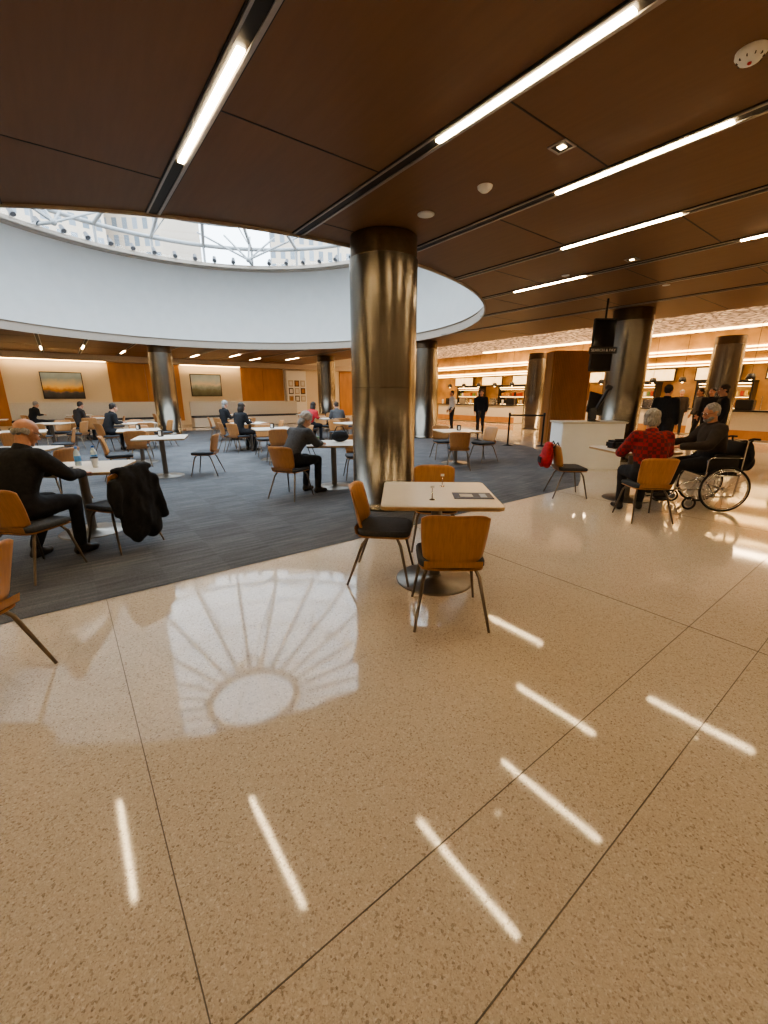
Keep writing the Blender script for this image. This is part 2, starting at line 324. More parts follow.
# ceiling devices
def cdev(name,X,Y,fn):
    x,y=site(X,Y); b=MB(); fn(b); b.obj(name,(x,y,CEIL))
def smoke(b):
    b.lathe([(.075,-.001),(.075,-.02),(.062,-.035),(.05,-.05),(.02,-.055)],WHITE,32); b.ball((0,.0,-.056),.012,RED,1)
    for i in range(10):
        a=i*.628; b.box((.056*math.cos(a),.056*math.sin(a),-.042),(.012,.004,.01),DARKG,(0,0,a))
cdev('smoke_detector',2.054,2.925,smoke)
cdev('ceiling_speaker',.445,5.09,lambda b:(b.lathe([(.09,-.001),(.09,-.008),(.07,-.012)],WHITE,32)))
cdev('occupancy_sensor',.929,4.483,lambda b:(b.lathe([(.07,-.001),(.065,-.02),(.035,-.045),(.02,-.05)],WHITE,32)))
def dl(b):
    for s in (-1,1): b.box((s*.07,0,-.004),(.015,.155,.01),SILVER); b.box((0,s*.07,-.004),(.13,.015,.01),SILVER)
    b.box((0,0,-.002),(.125,.125,.004),DARKG); b.box((0,0,-.006),(.05,.05,.006),mat('spot_lens',(1,.9,.7),.5,emis=(1,.72,.40),es=20))
cdev('square_downlight',1.375,3.849,dl); cdev('square_downlight',-.2,.9,dl); cdev('square_downlight',4.6,5.0,dl); cdev('square_downlight',3.5,6.6,dl)
for X,Y in ((2.9,7.4),(4.9,8.0),(6.5,6.9),(-1.8,2.0)): cdev('ceiling_speaker',X,Y,lambda b:(b.lathe([(.06,-.001),(.06,-.008),(.04,-.012)],WHITE,24)))
# ------------------------------------------------------------------ back wall panels
YW=Y1
b=MB()
for x0,x1 in ((-10.9,-6.6),(-1.9-2.6,-1.75),(2.15,5.35),(8.6,11.2),(15.2,16.6)):
    n=max(1,round((x1-x0)/1.3)); w=(x1-x0)/n
    for i in range(n): b.box((x0+w*(i+.5),YW-.03,1.65),(w-.015,.06,2.85),WOODP,bevel=.004)
b.obj('wood_wall_panels')
b=MB(); b.box(((X0+16.7)/2,YW-.25,CEIL-.14),(16.7-X0,.5,.27),BEIGE); b.obj('trim_soffit_back')
b=MB()
for x0,x1 in ((-6.5,-4.6),(-1.7,2.1),(5.4,8.5)): b.box(((x0+x1)/2,YW-.2,CEIL-.285),(x1-x0,.12,.02),mat('wallwash_led',(1,.8,.5),.5,emis=(1,.62,.28),es=14))
b.obj('wall_wash_lights')
sun=[(0,(.04,.04,.05)),(.22,(.10,.11,.12)),(.36,(.7,.32,.08)),(.46,(1,.72,.25)),(.6,(.8,.7,.5)),(.8,(.35,.48,.58)),(1,(.45,.6,.72))]
sea=[(0,(.12,.12,.08)),(.28,(.25,.27,.2)),(.42,(.4,.5,.5)),(.55,(.85,.8,.7)),(.75,(.55,.66,.72)),(1,(.35,.48,.6))]
for i,(xc,zc,w,h,st) in enumerate(((.3,1.97,1.5,1.12,sun),(6.65,2.07,1.55,1.1,sea))):
    b=MB(); b.box((0,.0,0),(w,.03,h),painting('landscape_canvas_%d'%i,st,0,h)); 
    for s in(-1,1): b.box((s*(w/2+.015),0,0),(.03,.05,h+.06),DARKG); b.box((0,0,s*(h/2+.015)),(w,.05,.03),DARKG)
    b.obj('landscape_painting',(xc,YW-.05,zc))
b=MB(); b.box((0,0,1.5),(1.3,.3,3.0),WHITE,bevel=.01)
for i in range(3):
    for j in range(3): b.box((-.4+.4*i,-.155,1.35+.45*j),(.3,.02,.36),DARKG if (i+j)%2 else BEIGE); b.box((-.4+.4*i,-.168,1.35+.45*j),(.2,.01,.25),PAPER if (i+j)%3 else WOODP)
b.obj('notice_board_cabinet',(11.95,YW-.17,0))
# banquette
b=MB()
for x0,x1 in ((-10,-2.2),(-1.6,4.6),(5.2,11)):
    b.box(((x0+x1)/2,22.9,.62),(x1-x0,.12,1.24),STONE,bevel=.01); b.box(((x0+x1)/2,22.55,.24),(x1-x0,.6,.44),STONE,bevel=.01); b.box(((x0+x1)/2,22.55,.5),(x1-x0,.58,.09),PADM,bevel=.02)
b.obj('banquette_seating')
# ------------------------------------------------------------------ servery (right/back)
AMB=mat('servery_back_panel',(.50,.31,.14),.5,var=.3,scale=1.5)
b=MB(); b.box((X1-.05,(Y0+Y1)/2,1.7),(.1,Y1-Y0-.2,3.4),AMB); b.obj('servery_wall_cladding')
b=MB()
for xx,z0 in ((21.2,3.2),(23.2,2.85)):
    b.box((xx,11,(z0+HS)/2-.005),(.35,27,HS-z0-.01),AMB); b.box((xx-.2,11,z0+.1),(.06,27,.05),LEDW); b.box((xx,11,z0-.02),(.12,27,.03),LEDW)
b.obj('servery_light_bulkhead')
b=MB(); b.box((20.2,9,HS-.03),(.2,16,.05),LEDW); b.obj('servery_cove_light')
def counter(x,y,l,name='servery_counter'):
    b=MB(); b.box((0,0,.5),(.8,l,.96),STONE,bevel=.01); b.box((0,0,1.0),(.95,l+.1,.05),BLACK,bevel=.01); b.box((-.405,0,.2),(.02,l,.3),WOODP)
    n=int(l/1.1)
    for i in range(n):
        yy=-l/2+(i+.5)*l/n
        b.box((.1,yy,1.2),(.4,.5,.35),(CHROME if i%2 else BLACK),bevel=.02); b.cyl((-.2,yy+.4,1.02),(-.2,yy+.4,1.3),.05,.06,PAPER,12)
        b.tube([(-.3,yy-.5,1.0),(-.3,yy-.5,1.5)],.015,CHROME)
        b.lathe([(.09,1.9),(.13,1.82),(.14,1.7),(.12,1.7)],BLACK,16,(0,yy,.35)); b.tube([(0,yy,2.2),(0,yy,HS-.05)],.008,BLACK,6); b.ball((0,yy,2.07),.05,LEDW,2)
    b.obj(name,(x,y,0))
counter(20.5,17.5,6); counter(20.5,9,5.5); counter(19.2,3,4)
MENU=mat('menu_display',(.8,.7,.5),.4,var=.5,scale=6,emis=(1,.62,.28),es=1.6)
b=MB()
for i in range(9):
    yy=1.5+i*2.5; b.box((0,yy,2.48),(.06,1.7,.6),DARKG); b.box((-.035,yy,2.48),(.02,1.6,.5),MENU)
b.obj('menu_board_row',(23.6,0,0))
GOODS=[mat('goods_green',(.15,.25,.1),.5),mat('goods_yellow',(.7,.5,.12),.5),PAPER,mat('goods_orange',(.6,.3,.1),.5),mat('goods_brown',(.2,.1,.05),.5),BLACK,mat('goods_red',(.4,.06,.04),.5)]
for yy in (2.5,6.0,9.6,13.2,16.8,20.4):
    b=MB(); b.box((.35,0,1.05),(.06,1.9,2.0),AMB); b.box((0,.97,1.05),(.7,.06,2.1),BLACK); b.box((0,-.97,1.05),(.7,.06,2.1),BLACK); b.box((0,0,2.1),(.75,2.0,.12),BLACK); b.box((-.3,0,2.02),(.05,1.8,.03),LEDW)
    for z in (.15,.6,1.05,1.5):
        b.box((0,0,z),(.62,1.88,.03),CHROME); b.box((-.25,0,z+.4),(.03,1.8,.012),LEDW)
        for k in range(11): b.box((-.15,-.8+.16*k,z+.015+.11-.01*(k%4)),(.1,.1,.22-.02*(k%4)),random.choice(GOODS))
    b.obj('display_fridge',(23.15,yy,0))
# wood slat kiosk
b=MB(); b.box((0,0,1.43),(1.15,.5,2.86),mat('dark_walnut',(.14,.07,.035),.5))
for i in range(22):
    x=-.56+i*.0535
    b.box((x,-.27,1.43),(.026,.06,2.84),WOODP)
    if i<10: 
        for s in(-1,1): b.box((s*.6,-.24+.0535*i,1.43),(.06,.026,2.84),WOODP)
b.obj('wood_slat_partition',(13.15,7.6,0),-.6)
# hanging screen + sign
b=MB(); b.box((0,0,0),(.44,.07,1.0),BLACK,bevel=.01); b.box((0,-.037,0),(.40,.004,.94),mat('screen_glass',(.01,.012,.015),.08)); b.tube([(0,0,.5),(0,0,.86)],.02,BLACK)
b.box((0,-.05,-.1),(.56,.03,.13),BLACK)
x,y=site(4.42,9.0); o=b.obj('hanging_display_screen',(x,y,2.49),-YAW)
tx=bpy.data.curves.new('sign_text','FONT'); tx.body='SEARCH & PAY'; tx.size=.075; tx.align_x='CENTER'; tx.align_y='CENTER'; tx.extrude=.002
tx.materials.append(PAPER); to=bpy.data.objects.new('sign_text',tx); COL.objects.link(to); to.parent=o; to.location=(0,-.069,-.1); to.rotation_euler=(math.pi/2,0,0)
# white block + terminal
b=MB(); b.box((0,0,.48),(1.3,.62,.96),WHITE,bevel=.008); b.box((0,0,.97),(1.36,.68,.035),STONE,bevel=.006); x,y=site(4.35,9.05); b.obj('condiment_counter',(x,y,0),-YAW)
b=MB(); b.lathe([(.13,0),(.13,.015),(.04,.03),(.03,.05),(.03,.22)],BLACK,20)
b.box((0,.02,.36),(.34,.04,.46),BLACK,(-.35,.25,.3),bevel=.012); b.box((-.06,-.08,.14),(.16,.16,.24),BLACK,(-.3,0,0),bevel=.02); b.tube([(0,0,.2),(.08,-.05,.4),(.2,-.02,.66)],.035,BLACK); b.box((.2,-.02,.68),(.14,.06,.1),BLACK,(0,.4,0),bevel=.015)
x,y=site(4.42,8.95); b.obj('payment_terminal',(x,y,.9875),-YAW-.3)
# stanchions
st=[site(3.9,13.2),site(4.9,13.0),site(3.3,14.8)]
for i,(x,y) in enumerate(st):
    b=MB(); b.lathe([(.17,0),(.17,.015),(.03,.04),(.028,.06),(.028,.92),(.035,.93),(.035,1.0),(.02,1.01)],BLACK,20)
    if i==0:
        x2,y2=st[1]; d=V((x2-x,y2-y,0)); ang=math.atan2(d.y,d.x); b.box((d.x/2,d.y/2,.93),(d.length-.05,.004,.05),BLACK,(0,0,ang))
    b.obj('queue_stanchion',(x,y,0))
# ------------------------------------------------------------------ chair / table
def chair_mesh():
    b=MB()
    t=bmesh.new(); nx,nz=14,10; W=.215
    def bk(u,v):
        z=.46+.34*v; w=W*(1-.10*(1-v)**2); x=u*w
        y=-.215-.05*v-.02*v*v+.055*u*u
        cz=abs(u)**6
        z=z-.03*cz*(v>.5)*(2*v-1)+.03*cz*(v<.5)*(1-2*v)
        return V((x,y,z))
    for off,flip in ((0,False),(.013,True)):
        g=[[t.verts.new(bk(-1+2*i/nx,j/nz)+V((0,off,0))) for i in range(nx+1)] for j in range(nz+1)]
        for j in range(nz):
            for i in range(nx):
                q=(g[j][i],g[j][i+1],g[j+1][i+1],g[j+1][i]); t.faces.new(q if not flip else q[::-1])
        if off==0: g0=g
    per=lambda g:[g[0][i] for i in range(nx+1)]+[g[j][nx] for j in range(1,nz+1)]+[g[nz][i] for i in range(nx-1,-1,-1)]+[g[j][0] for j in range(nz-1,0,-1)]
    a,c=per(g0),per(g)
    for i in range(len(a)): 
        k=(i+1)%len(a); t.faces.new((a[k],a[i],c[i],c[k]))
    b._merge(t,WOOD,True)
    def seat(z0,z1,w,m,fy=0.0):
        n=40; rr=[]
        for z,s in ((z0,.96),(z0+.008,1),(z1-.014,1),(z1-.004,.98),(z1,.93)):
            r=[]
            for i in range(n):
                th=2*math.pi*i/n; c,s2=math.cos(th),math.sin(th); p=.36
                r.append((w*s*math.copysign(abs(c)**p,c),.015+(.215)*s*math.copysign(abs(s2)**p,s2),z+.012*(1 if s2>0 else 0)*-abs(s2)**3))
            rr.append(r)
        b.ring(rr,m)
    seat(.405,.42,.215,WOOD); seat(.42,.465,.222,PADM)
    b.ring([[(x,y,z) for x in (-.19,-.1,0,.1,.19)] for y,z in ((-.10,.408),(-.17,.412),(-.205,.43),(-.216,.48))],WOOD,closed=False,caps=False)
    for s in(-1,1):
        b.tube([(s*.15,.12,.41),(s*.185,.16,.34),(s*.235,.235,.0)],[.011,.013,.009],BRONZE,8)
        b.tube([(s*.15,-.10,.41),(s*.185,-.15,.34),(s*.245,-.27,.0)],[.011,.013,.009],BRONZE,8)
        b.tube([(s*.15,.13,.40),(s*.15,-.11,.40)],.012,BRONZE,8)
    b.tube([(-.15,.0,.398),(.15,0,.398)],.012,BRONZE,8)
    return b.mesh('dining_chair')
CH=chair_mesh()
def table_mesh(nm,w):
    b=MB(); n=24
    def rr(s,z,c=.04):
        out=[]
        for (sx,sy,a0) in ((1,1,0),(-1,1,90),(-1,-1,180),(1,-1,270)):
            for k in range(6):
                a=math.radians(a0+18*k); out.append((sx*(s-c)+c*math.cos(a),sy*(s-c)+c*math.sin(a),z))
        return out
    h=w/2
    b.ring([rr(h-.012,.715),rr(h,.722),rr(h,.744)],EDGE); b.ring([rr(h,.744),rr(h-.003,.7485),rr(h-.004,.75)],LAM)
    b.lathe([(.045,.012),(.045,.70)],BASEM,24); b.box((0,0,.703),(.5,.06,.024),BASEM); b.box((0,0,.703),(.06,.5,.024),BASEM)
    b.lathe([(.325,0),(.325,.008),(.31,.014),(.06,.024),(.05,.05)],BASEM,48)
    return b.mesh(nm)
TB=table_mesh('cafe_table',.88)
def table(X,Y,deg=0): return putc(TB,'cafe_table',X,Y,deg)
def chair(X,Y,deg=0): return putc(CH,'dining_chair',X,Y,deg)
def tset(X,Y,deg,angs,d=.66):
    table(X,Y,deg)
    for a in angs:
        r=math.radians(a+deg+random.uniform(-8,8)); dd=d+random.uniform(-.03,.12)
        chair(X+math.sin(r)*dd,Y-math.cos(r)*dd,math.degrees(r)+random.uniform(-10,10))
table(.43,3.26,-2); chair(.45,2.69,-1); chair(.0,3.34,-98); chair(.52,4.1,178)
chair(-2.19,1.86,88)
table(-3.35,4.55,15); chair(-3.05,3.42,-10); chair(-2.72,4.12,68)
table(-.85,7.0,10); chair(-1.42,6.25,-25); chair(-.2,6.7,50); chair(-.5,7.75,190)
table(3.68,6.15,5); chair(3.28,5.1,-3); chair(2.85,6.35,-95)
table(-4.25,8.0,20); chair(-4.95,7.75,-60); chair(-3.5,8.15,95)
tset(-5.7,9.8,30,(0,180)); tset(1.65,9.6,10,(-10,100,190)); tset(-5.4,6.1,10,(60,))
for X,Y,d,an in ((-2.7,10.2,25,(0,90,180)),(-8.0,9.3,35,(0,90)),(-3.9,12.3,37,(0,90,180,270)),(-.9,12.4,37,(0,180,90)),(-7.2,12.4,37,(0,90,180)),(-9.6,12.2,10,(0,90,180)),
    (-1.9,15.0,37,(0,90,180)),(-5.2,15.2,37,(0,180,270)),(-10.4,15.2,30,(0,90,180)),(.0,17.3,37,(0,90,180)),(-13,14,37,(0,90)),(-6.4,18.2,37,(0,180)),(-3.2,18.3,37,(0,90,180)),(-12.6,17.6,37,(0,180))):
    tset(X,Y,d,an)
# tabletop things
def item(name,X,Y,z,fn,deg=0):
    b=MB(); fn(b); x,y=site(X,Y); b.obj(name,(x,y,z),math.radians(deg)-YAW)
item('seating_notice_card',.69,3.15,.7505,lambda b:(b.box((0,0,.002),(.3,.2,.004),BLUEP),b.box((-.05,.0,.0045),(.10,.09,.001),PAPER),b.box((.08,0,.0045),(.05,.12,.001),mat('notice_light',(.35,.45,.6),.5))),-3)
item('table_number_stand',.36,3.02,.7505,lambda b:(b.lathe([(.022,0),(.022,.006),(.004,.01),(.003,.09)],CHROME,16),b.box((0,0,.1),(.03,.004,.02),PAPER)))
item('table_number_stand',.5,3.5,.7505,lambda b:(b.lathe([(.022,0),(.022,.006),(.004,.01),(.003,.09)],CHROME,16),b.box((0,0,.1),(.03,.004,.02),PAPER)))
def bottle(b): b.lathe([(.03,0),(.032,.01),(.032,.13),(.026,.155),(.012,.18),(.012,.19)],BOTT,20); b.lathe([(.015,.19),(.015,.21)],mat('cap_blue',(.05,.15,.45),.4),16); b.lathe([(.0325,.05),(.0325,.11)],mat('label_blue',(.1,.3,.6),.4),20)
for X,Y in ((-3.3,4.72),(-3.42,4.62)): item('water_bottle',X,Y,.7505,bottle)
item('coffee_cup',-3.15,4.5,.7505,lambda b:(b.lathe([(.026,0),(.036,.1),(.038,.102)],PAPER,20),b.lathe([(.039,.102),(.036,.115)],BLACK,20)))
item('food_tray',-3.5,4.35,.7505,lambda b:(b.box((0,0,.008),(.3,.2,.014),BLACK,bevel=.004),b.lathe([(.07,.016),(.09,.03)],PAPER,20)),10)
item('handbag',-.75,7.15,.7505,lambda b:(b.ball((0,0,.09),(.15,.08,.09),JBLK,3),b.tube([(-.1,0,.15),(-.05,0,.25),(.05,0,.25),(.1,0,.15)],.008,JBLK)))
item('green_cup',-1.1,6.9,.7505,lambda b:b.lathe([(.026,0),(.036,.11)],mat('goods_green',(.1,.3,.08),.5),20))
item('laptop_bag',3.5,6.25,.7505,lambda b:(b.box((0,0,.06),(.3,.2,.12),BLACK,bevel=.03),b.box((0,-.05,.13),(.2,.02,.02),BLACK)),12)
item('coffee_cup',3.9,6.0,.7505,lambda b:(b.lathe([(.026,0),(.036,.1),(.038,.102)],PAPER,20),b.lathe([(.039,.102),(.036,.115)],BLACK,20)))
for X,Y in ((-4.3,8.1),(-2.7,10.2),(1.7,9.6),(-3.9,12.3),(-5.7,9.8)):
    item('napkin_dispenser',X,Y,.7505,lambda b:(b.box((0,0,.06),(.09,.07,.12),BLACK,bevel=.008),b.box((0,-.037,.06),(.05,.004,.08),PAPER)))
# ------------------------------------------------------------------ remeshed organic shapes
def organic(parts,voxel,smooth=4):
    b=MB()
    for p in parts:
        k=p[0]
        if k=='b': b.ball(p[1],p[2],SKIN,3,p[3] if len(p)>3 else (0,0,0))
        elif k=='c':
            b.cyl(p[1],p[3],p[2],p[4],SKIN,16); b.ball(p[1],p[2],SKIN,2); b.ball(p[3],p[4],SKIN,2)
        elif k=='l': b.ring(p[1],SKIN)
    bmesh.ops.remove_doubles(b.bm,verts=b.bm.verts[:],dist=1e-5); bmesh.ops.recalc_face_normals(b.bm,faces=b.bm.faces[:])
    me=b.mesh('tmp'); me.materials.clear(); o=bpy.data.objects.new('tmp',me); COL.objects.link(o)
    r=o.modifiers.new('r','REMESH'); r.mode='VOXEL'; r.voxel_size=voxel; r.use_smooth_shade=True
    s=o.modifiers.new('s','SMOOTH'); s.iterations=smooth; s.factor=.5
    dg=bpy.context.evaluated_depsgraph_get(); dg.update()
    out=bpy.data.meshes.new_from_object(o.evaluated_get(dg)); bpy.data.objects.remove(o); bpy.data.meshes.remove(me)
    for p in out.polygons: p.use_smooth=True
    return out
def wrinkle(me,amp,sc,only=None):
    nrm=[v.normal.copy() for v in me.vertices]
    for v,n in zip(me.vertices,nrm):
        if only and not only(v.co): continue
        q=V((v.co.x*sc,v.co.y*sc,v.co.z*sc*.6)); v.co+=n*(noise.noise(q)+.5*noise.noise(q*2.3))*amp
def segdist(p,a,b,ra,rb):
    ab=b-a; t=max(0,min(1,(p-a).dot(ab)/max(1e-9,ab.length_squared))); return (p-(a+ab*t)).length-(ra+(rb-ra)*t)
def hand_mesh(side,curl):
    s=side; P=[('b',(0,.045,0),(.038,.05,.0145)),('c',(0,-.03,0),.026,(0,.02,0),.027)]
    for i,(x,L) in enumerate(((.029,.072),(.010,.08),(-.010,.074),(-.028,.058))):
        p=V((s*x,.082-(.006 if i in(0,3) else 0),.002)); a=0
        for j,f in enumerate((.45,.32,.23)):
            a+=curl*(.7,1,.8)[j]; q=p+V((s*x*.12,math.cos(a),-math.sin(a)))*L*f*1.0
            P.append(('c',tuple(p),.0088-.0006*j,tuple(q),.0082-.0006*j)); p=q
    P+= [('c',(s*.028,.02,-.003),.013,(s*.052,.048,-.012),.0105),('c',(s*.052,.048,-.012),.010,(s*.055,.078,-.022),.0085)]
    return organic(P,.0038,2)
HM={}
def person(name,J,look,X,Y,deg,z=0,voxel=.015,detail=True,rightarm=None):
    x,y=site(X,Y); E=bpy.data.objects.new(name,None); COL.objects.link(E); E.location=(x,y,z); E.rotation_euler=(0,0,math.radians(deg)-YAW); E.empty_display_size=.1
    J={k:V(v) for k,v in J.items()}; bulk=look.get('bulk',1.0)
    bones=[]; parts=[]
    def bone(a,ra,c,rc,lab):
        a,c=V(a),V(c); bones.append((a,c,ra,rc,lab)); parts.append(('c',tuple(a),ra,tuple(c),rc))
    sp=[(J['pelvis']+ (J['pelvis']-J['waist']).normalized()*.07,.13,.095),(J['pelvis'],.172,.122),(J['waist'],.152,.115),(J['chest'],.172,.122),(J['uchest'],.178,.108),(J['uchest'].lerp(J['neckb'],.55),.13,.085),(J['neckb'],.066,.062)]
    rings=[]; XA=(J['sh_r']-J['sh_l']).normalized()
    for i,(c,w,d) in enumerate(sp):
        t=(sp[min(i+1,len(sp)-1)][0]-sp[max(i-1,0)][0]).normalized(); xa=(V((1,0,0)).lerp(XA,i/6)).normalized(); xa=(xa-t*xa.dot(t)).normalized(); ya=t.cross(xa)
        k=bulk if i<6 else 1
        rings.append([tuple(c+xa*(w*k*math.cos(2*math.pi*j/28))+ya*(d*k*(1.15 if (math.sin(2*math.pi*j/28)>0 and bulk>1.1 and i in(1,2)) else 1)*math.sin(2*math.pi*j/28))) for j in range(28)])
    parts.append(('l',rings))
    for a,c in ((0,1),(1,2),(2,3),(3,4),(4,5)): bones.append((sp[a][0],sp[c][0],.12,.12,'bottom' if c<=1 else 'top'))
    bones.append((sp[5][0],sp[6][0],.085,.062,'top'))
    A=look.get('arm',1.12)
    for s in ('l','r'):
        bone(J['uchest'],.09,J['sh_'+s],.068*A,'top'); bone(J['sh_'+s],.064*A,J['el_'+s],.05*A,'top')
        w=J['el_'+s].lerp(J['wr_'+s],.93); bone(J['el_'+s],.049*A,w,.036*A,'top')
        bone(J['hip_'+s],.098*bulk,J['kn_'+s],.068,'bottom'); bone(J['kn_'+s],.066,J['an_'+s]+V((0,0,.03)),.05,'bottom')
        an,to=J['an_'+s],J['toe_'+s]; f=(to-an); f.z=0; f.normalize()
        heel=V((an.x,an.y,to.z+.008))-f*.035
        bone(an,.042,heel,.042,'shoe'); bone(heel,.042,to,.036,'shoe'); bone(an+V((0,0,-.01)),.038,heel.lerp(to,.55)+V((0,0,.012)),.036,'shoe')
    me=organic(parts,voxel,5)
    mats=[look['top'],look['bottom'],look.get('shoe',SHOE)]
    for m in mats: me.materials.append(m)
    idx={'top':0,'bottom':1,'shoe':2}
    for p in me.polygons:
        c=p.center; p.material_index=idx[min(bones,key=lambda q:segdist(c,q[0],q[1],q[2],q[3]))[4]]
    wrinkle(me,.008,9)
    for v in me.vertices:
        if v.co.z<.0-z+0.006: v.co.z=-z+.006
    place(me,'clothed_body',parent=E)
    for s,sd in (('l',1),('r',-1)):
        key=(sd,look.get('curl',.35)); 
        if key not in HM: HM[key]=hand_mesh(*key)
        hm=HM[key].copy(); hm.materials.clear(); hm.materials.append(look['skin'])
        d=(J['wr_'+s]-J['el_'+s]).normalized()
        if 'hd_'+s in J: d=J['hd_'+s].normalized()
        n=J.get('hn_'+s,V((0,0,1))); n=(n-d*n.dot(d)).normalized(); xx=d.cross(n)
        o=place(hm,'hand_'+s,parent=E); o.matrix_local=Matrix.Translation(J['wr_'+s])@Matrix((xx,d,n)).transposed().to_4x4()
    hr=look.get('headrot',(0,0,0)); HMx=Matrix.Translation(J['head'])@Euler(tuple(math.radians(a) for a in hr),'XYZ').to_matrix().to_4x4()
    nb=HMx.inverted()@(J['neckb']-V((0,0,.02)))
    hp=[('b',(0,-.012,.03),(.076,.094,.086)),('b',(0,.018,-.02),(.062,.07,.086)),('b',(0,.032,-.068),(.047,.047,.038)),('b',(0,.064,-.094),(.02,.018,.016)),
        ('b',(0,.073,.022),(.048,.017,.012)),('c',(0,.084,.008),.008,(0,.106,-.028),.0125),('b',(.012,.094,-.032),(.009,.01,.008)),('b',(-.012,.094,-.032),(.009,.01,.008)),
        ('b',(.037,.06,-.03),(.024,.024,.022)),('b',(-.037,.06,-.03),(.024,.024,.022)),('b',(0,.086,-.056),(.023,.009,.005)),('b',(0,.084,-.067),(.02,.01,.006)),
        ('b',(.077,-.006,-.008),(.009,.021,.032),(0,0,-.35)),('b',(-.077,-.006,-.008),(.009,.021,.032),(0,0,.35)),('c',(0,-.022,-.05),.054,tuple(nb),.058)]
    hm=organic(hp,.006 if detail else .009,2); hm.materials.append(look['skin']); hm.materials.append(LIP)
    for p in hm.polygons:
        c=p.center
        if abs(c.x)<.024 and c.y>.084 and -.073<c.z<-.051: p.material_index=1
    ho=place(hm,'head',parent=E); ho.matrix_local=HMx
    b=MB()
    for s in(-1,1):
        b.ball((s*.029,.076,.002),.0115,EYEW,2); b.ball((s*.029,.0835,.002),.0055,EYEB,2)
        b.box((s*.03,.089,.022),(.026,.006,.005),look.get('hair',HD),(0,s*.12,0))
    if look.get('glasses'):
        for s in(-1,1):
            b.tube([(s*.03+.02*math.cos(a*math.pi/8),.097,.0+.016*math.sin(a*math.pi/8)) for a in range(16)],.0018,BLACK,6,closed=True); b.tube([(s*.05,.096,.003),(s*.08,.0,.005)],.002,BLACK,6)
        b.tube([(-.01,.099,.003),(.01,.099,.003)],.0018,BLACK,6)
    eo=b.obj('face_details',parent=E); eo.matrix_local=HMx
    st=look.get('style','short'); H=look.get('hair',HD); hp=[]
    if st=='short': hp=[('b',(0,-.022,.042),(.083,.095,.086)),('b',(0,-.058,-.005),(.068,.048,.062))]
    if st=='bob': hp=[('b',(0,-.024,.04),(.092,.1,.092)),('b',(0,-.06,-.02),(.084,.055,.08)),('b',(.068,-.02,-.02),(.024,.05,.062)),('b',(-.068,-.02,-.02),(.024,.05,.062)),('b',(0,.05,.085),(.055,.03,.025))]
    if st=='long': hp=[('b',(0,-.024,.04),(.088,.1,.09)),('b',(0,-.065,-.06),(.08,.045,.13)),('b',(.066,-.02,-.05),(.022,.045,.09)),('b',(-.066,-.02,-.05),(.022,.045,.09))]
    if st=='fringe': hp=[('b',(0,-.078,-.012),(.066,.03,.034)),('b',(.068,-.045,.0),(.014,.042,.03)),('b',(-.068,-.045,.0),(.014,.042,.03))]
    if st=='beanie': hp=[('b',(0,-.018,.05),(.09,.102,.092)),('b',(0,-.03,.015),(.088,.095,.04))]
    if look.get('beard'): hp2=[('b',(0,.05,-.085),(.046,.045,.03)),('b',(.045,.03,-.06),(.018,.04,.03)),('b',(-.045,.03,-.06),(.018,.04,.03))]
    else: hp2=[]
    if hp:
        h=organic(hp,.007,2); h.materials.append(H); wrinkle(h,.009,34); o=place(h,'knit_hat' if st=='beanie' else 'hair',parent=E); o.matrix_local=HMx
    if st=='beanie' : 
        h=organic([('b',(0,-.06,-.06),(.07,.04,.08))],.008,2); h.materials.append(HG); wrinkle(h,.01,34); o=place(h,'hair',parent=E); o.matrix_local=HMx
    if hp2:
        h=organic(hp2,.007,2); h.materials.append(look['hair']); wrinkle(h,.006,40); o=place(h,'beard',parent=E); o.matrix_local=HMx
    b=MB(); c=J['neckb']; t=(J['head']-J['neckb']).normalized(); 
    q=t.to_track_quat('Z','Y'); rs=[]
    for zz,r in ((-.035,.078),(.0,.070),(.03,.066),(.03,.060),(-.02,.058)): rs.append([c+q@V((r*1.08*math.cos(2*math.pi*i/24),r*math.sin(2*math.pi*i/24),zz)) for i in range(24)])
    b.ring(rs,look['top'],caps=False); b.obj('collar',parent=E)
    return E
def seated(lean=0,twist=0,**o):
    J=dict(pelvis=(0,0,.575),waist=(0,.005,.72),chest=(0,.015,.89),uchest=(0,.02,1.0),neckb=(0,.03,1.085),head=(0,.06,1.235),
      sh_l=(-.175,.02,1.015),sh_r=(.175,.02,1.015),el_l=(-.24,.13,.80),el_r=(.24,.13,.80),wr_l=(-.14,.36,.80),wr_r=(.14,.36,.80),
      hip_l=(-.09,.02,.56),hip_r=(.09,.02,.56),kn_l=(-.13,.44,.54),kn_r=(.13,.44,.54),an_l=(-.13,.40,.10),an_r=(.13,.42,.10),toe_l=(-.15,.54,.036),toe_r=(.15,.56,.036))
    p=V((0,0,.575)); R=Euler((-math.radians(lean),0,0)).to_matrix(); R2=Euler((0,0,math.radians(twist))).to_matrix()
    for k in ('waist','chest','uchest','neckb','head','sh_l','sh_r'):
        v=V(J[k])-p
        if k=='waist': v=Euler((-math.radians(lean*.5),0,math.radians(twist*.4))).to_matrix()@v
        else: v=R2@(R@v)
        J[k]=v+p
    J.update(o); return J
